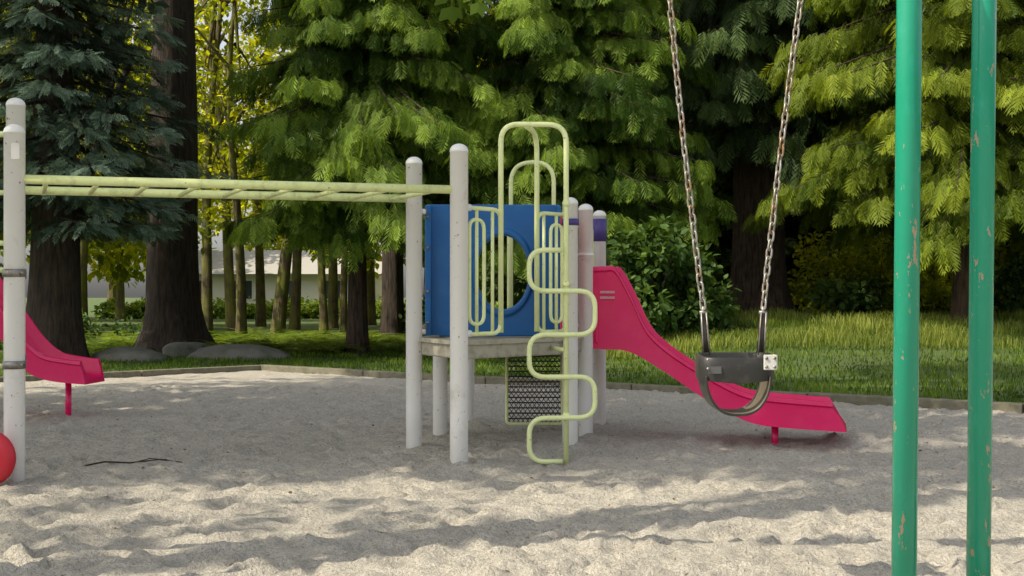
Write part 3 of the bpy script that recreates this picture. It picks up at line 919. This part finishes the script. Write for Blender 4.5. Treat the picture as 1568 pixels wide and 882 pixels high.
# ------------------------------------------------------------------ understory
def shrub(name, spots, mat, seed, lsize=.13, per=60, crad=.35, tint=.5):
    rs = np.random.default_rng(seed); C = []
    g = Geo()
    for (x, y, r_, h) in spots:
        n = int(16 * r_ * h) + 6
        z0 = hz(x, y)
        for i in range(n):
            a = rs.uniform(0, 6.28); rr = r_ * rs.uniform(0, 1) ** .5; zz = h * rs.uniform(.1, 1) * math.sqrt(max(.05, 1 - (rr / r_) ** 2 * .7))
            C.append((x + rr * math.cos(a), y + rr * math.sin(a), z0 + zz))
            if i % 3 == 0: g.add(*tube([(x, y, z0 - .1), (x + rr * math.cos(a) * .5, y + rr * math.sin(a) * .5, z0 + zz * .6), C[-1]], [.02, .014, .005], 5, caps=False))
    root = empty(name)
    g.obj("stems", M_bark, root)
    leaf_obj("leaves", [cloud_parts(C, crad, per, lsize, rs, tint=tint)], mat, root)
shrub("rhododendron_shrub", [(2.7, 24.5, 1.1, 2.1), (3.3, 25.3, 1.0, 1.7), (2.2, 26, 1.2, 1.8)], L_bush, 81, .16, 55)
shrub("rhododendron_shrub", [(7.6, 28.8, .8, .8), (11.9, 29, 1.3, 1.3), (14.0, 28, 1.6, 1.9)], L_bush, 82, .15, 55)
shrub("vine_maple_shrub", [(9.0, 31.5, 1.0, 1.7), (9.8, 33, 1.2, 2.4), (8.2, 33.5, 1.0, 2.0), (12, 34, 1.4, 2.6)], L_maple, 86, .14, 45)
shrub("hedge_shrub", [(x, 70 + .5 * math.sin(x), 1.2, .8) for x in np.arange(-21, 5, 1.5)], L_fern, 83, .25, 40, .5)
shrub("salal_shrub", [(-11.3, 30, .8, .7), (-9.3, 33, .8, .6), (-1.2, 30, .7, .5), (1.2, 29, .9, .6), (-1.9, 34, 1.0, 1.2), (-12, 33, 1.2, 1.0)], L_bush, 84, .13, 55)
rs = np.random.default_rng(90)
P = []; Dd = []; S = []; T = []
for (x, y, n) in [(rs.uniform(-9.2, -2.2), rs.uniform(26.5, 36), 13) for _ in range(130)] + [(rs.uniform(-13, -9), rs.uniform(29, 36), 12) for _ in range(30)]:
    t0 = rs.uniform(.25, .9); sc = rs.uniform(.45, .85)
    if (x + 7.5) ** 2 + (y - 28.2) ** 2 < 1.5: continue
    for i in range(n):
        a = rs.uniform(0, 6.28)
        P.append((x, y, .02)); Dd.append((math.cos(a), math.sin(a), rs.uniform(.4, 1.3))); S.append(sc * rs.uniform(.7, 1.1)); T.append(t0 + rs.normal(0, .1))
T_FERN = spray_tpl(9, .028, 62, .24)
T_FERN[0][:, 2] -= .5 * T_FERN[0][:, 0] ** 2
leaf_obj("fern_patch", [leaf_arrays(T_FERN, np.array(P), np.array(Dd), np.zeros(len(P)), np.array(S), np.array(T))], L_fern)

# grass
def grass(name, X, Y, H, W, mat, rs, T):
    n = len(X)
    a = rs.uniform(0, 6.28, n); lean = rs.uniform(.1, .6, n) * H
    b = np.stack([X, Y, hill(X, Y) - .03], 1)
    w = np.stack([np.cos(a), np.sin(a), np.zeros(n)], 1) * W[:, None]
    l = np.stack([-np.sin(a + rs.normal(0, .8, n)), np.cos(a), np.zeros(n)], 1) * lean[:, None]
    up = np.zeros((n, 3)); up[:, 2] = H
    m1 = b + up * .6 + l * .35; tp = b + up + l
    V = np.stack([b - w, b + w, m1 + w * .7, tp + w * .1, tp - w * .1, m1 - w * .7], 1).reshape(-1, 3)
    o = (np.arange(n) * 6)[:, None]
    F = np.stack([o + np.array([[0, 1, 2, 5]]), o + np.array([[5, 2, 3, 4]])], 1).reshape(-1, 4)
    return leaf_obj(name, [(V, F, np.repeat(T, 6))], mat)
n = 80000
X = rs.uniform(-11, 15, n); Y = 12 + 17 * rs.uniform(0, 1, n) ** 1.1
k = ~in_sand(X, Y - .12) & ~in_sand(X, Y); X, Y = X[k], Y[k]
cl = vnoise(X * 1.5 + 50, Y * 1.5 + 50, 12)
grass("grass", X, Y, (.03 + .06 * cl) * rs.uniform(.6, 1.4, len(X)), np.full(len(X), .009), L_grass, rs, np.clip(cl * .8 + rs.normal(0, .15, len(X)), 0, 1))
n = 26000
X = rs.uniform(1.5, 16, n); Y = rs.uniform(22, 27.5, n)
cl = vnoise(X * .9 + 50, Y * .9 + 50, 13); k = cl > .28; X, Y, cl = X[k], Y[k], cl[k]
grass("tall_grass", X, Y, (.06 + .2 * cl) * rs.uniform(.6, 1.3, len(X)), np.full(len(X), .008), L_tall, rs, np.clip(cl + rs.normal(0, .2, len(X)), 0, 1))

# boulders
def boulder(name, c, s, seed):
    import bmesh
    bm = bmesh.new(); bmesh.ops.create_icosphere(bm, subdivisions=4, radius=1)
    for v in bm.verts:
        p = np.array(v.co) * 1.3 + seed * 7 + 40
        nz = vnoise(np.array([p[0]]), np.array([p[1]]), seed)[0] + vnoise(np.array([p[2]]), np.array([p[0]]), seed + 1)[0] + .4 * vnoise(np.array([p[1] * 3]), np.array([p[2] * 3]), seed + 2)[0]
        f_ = .65 + .3 * nz
        v.co = Vector((v.co.x * s[0] * f_ + c[0], v.co.y * s[1] * f_ + c[1], v.co.z * s[2] * f_ + c[2]))
    me = bpy.data.meshes.new(name); bm.to_mesh(me); bm.free(); me.materials.append(M_rock)
    me.polygons.foreach_set("use_smooth", [True] * len(me.polygons))
    link(bpy.data.objects.new(name, me))
boulder("boulder", (-5.3, 25.3, .0), (1.0, .6, .28), 1)
boulder("boulder", (-7.4, 24.6, .0), (.7, .5, .22), 2)
boulder("boulder", (-6.7, 26.3, .05), (.5, .4, .22), 3)

# houses behind the trees
def house(name, x0, x1, y, h):
    root = empty(name)
    g = Geo(); g.add(*box(((x0 + x1) / 2, y + 4, h / 2), (x1 - x0, 8, h))); g.obj("walls", M_wall, root, False)
    g = Geo()
    V = [(x0 - .6, y - .7, h), (x1 + .6, y - .7, h), (x1 + .6, y + 8.7, h), (x0 - .6, y + 8.7, h), (x0 - .6, y + 4, h + 1.6), (x1 + .6, y + 4, h + 1.6)]
    g.add(V, [(0, 1, 5, 4), (2, 3, 4, 5), (0, 4, 3), (1, 2, 5), (3, 2, 1, 0)]); g.obj("roof", M_roof, root, False)
    g = Geo(); t = Geo()
    x = x0 + 1.5; i = 0
    while x < x1 - 1:
        if i % 3 == 2:
            g.add(*box((x, y - .02, 1.05), (.95, .06, 2.1))); t.add(*box((x, y - .015, 1.08), (1.15, .04, 2.2)))
        else:
            g.add(*box((x, y - .02, 1.55), (1.5, .06, 1.1))); t.add(*box((x, y - .015, 1.55), (1.7, .04, 1.3)))
            t.add(*box((x, y - .06, 1.55), (.05, .04, 1.1)))
        x += 2.9; i += 1
    t.obj("window_trim", M_trim, root, False); g.obj("windows_and_doors", M_glass, root, False)
house("beige_house", -21, -8.5, 78, 2.5)
house("beige_house", -3.2, 5.2, 82, 2.6)

# ------------------------------------------------------------------ world, sun, camera
w = bpy.data.worlds.new("World"); scene.world = w; w.use_nodes = True
nt = w.node_tree; bg = nt.nodes["Background"]
sky = nt.nodes.new('ShaderNodeTexSky'); sky.sky_type = 'NISHITA'; sky.sun_disc = False
sky.sun_elevation = R(48); sky.sun_rotation = math.atan2(SX, SY) % (2 * math.pi)
sky.air_density = 1.0; sky.dust_density = 3.0
hs = nt.nodes.new('ShaderNodeHueSaturation'); hs.inputs['Saturation'].default_value = .35
nt.links.new(sky.outputs[0], hs.inputs['Color']); nt.links.new(hs.outputs[0], bg.inputs[0]); bg.inputs[1].default_value = .205
s = bpy.data.lights.new("sun", 'SUN'); s.energy = 5.0; s.angle = R(.5); s.color = (1, .90, .71)
so = link(bpy.data.objects.new("sun", s)); e = R(48)
so.rotation_euler = Vector((-SX * math.cos(e), -SY * math.cos(e), -math.sin(e))).to_track_quat('-Z', 'Y').to_euler()
so.location = (-10, 10, 30)
cam = bpy.data.cameras.new("camera"); cam.lens = 45; cam.sensor_width = 36; cam.shift_y = 11 / 1568
cam.clip_end = 2000; cam.clip_start = .05
co = link(bpy.data.objects.new("camera", cam)); co.location = (0, 0, 1.22); co.rotation_euler = (R(90), 0, 0)
scene.camera = co
scene.view_settings.view_transform = 'Standard'; scene.view_settings.look = 'None'; scene.view_settings.exposure = 0
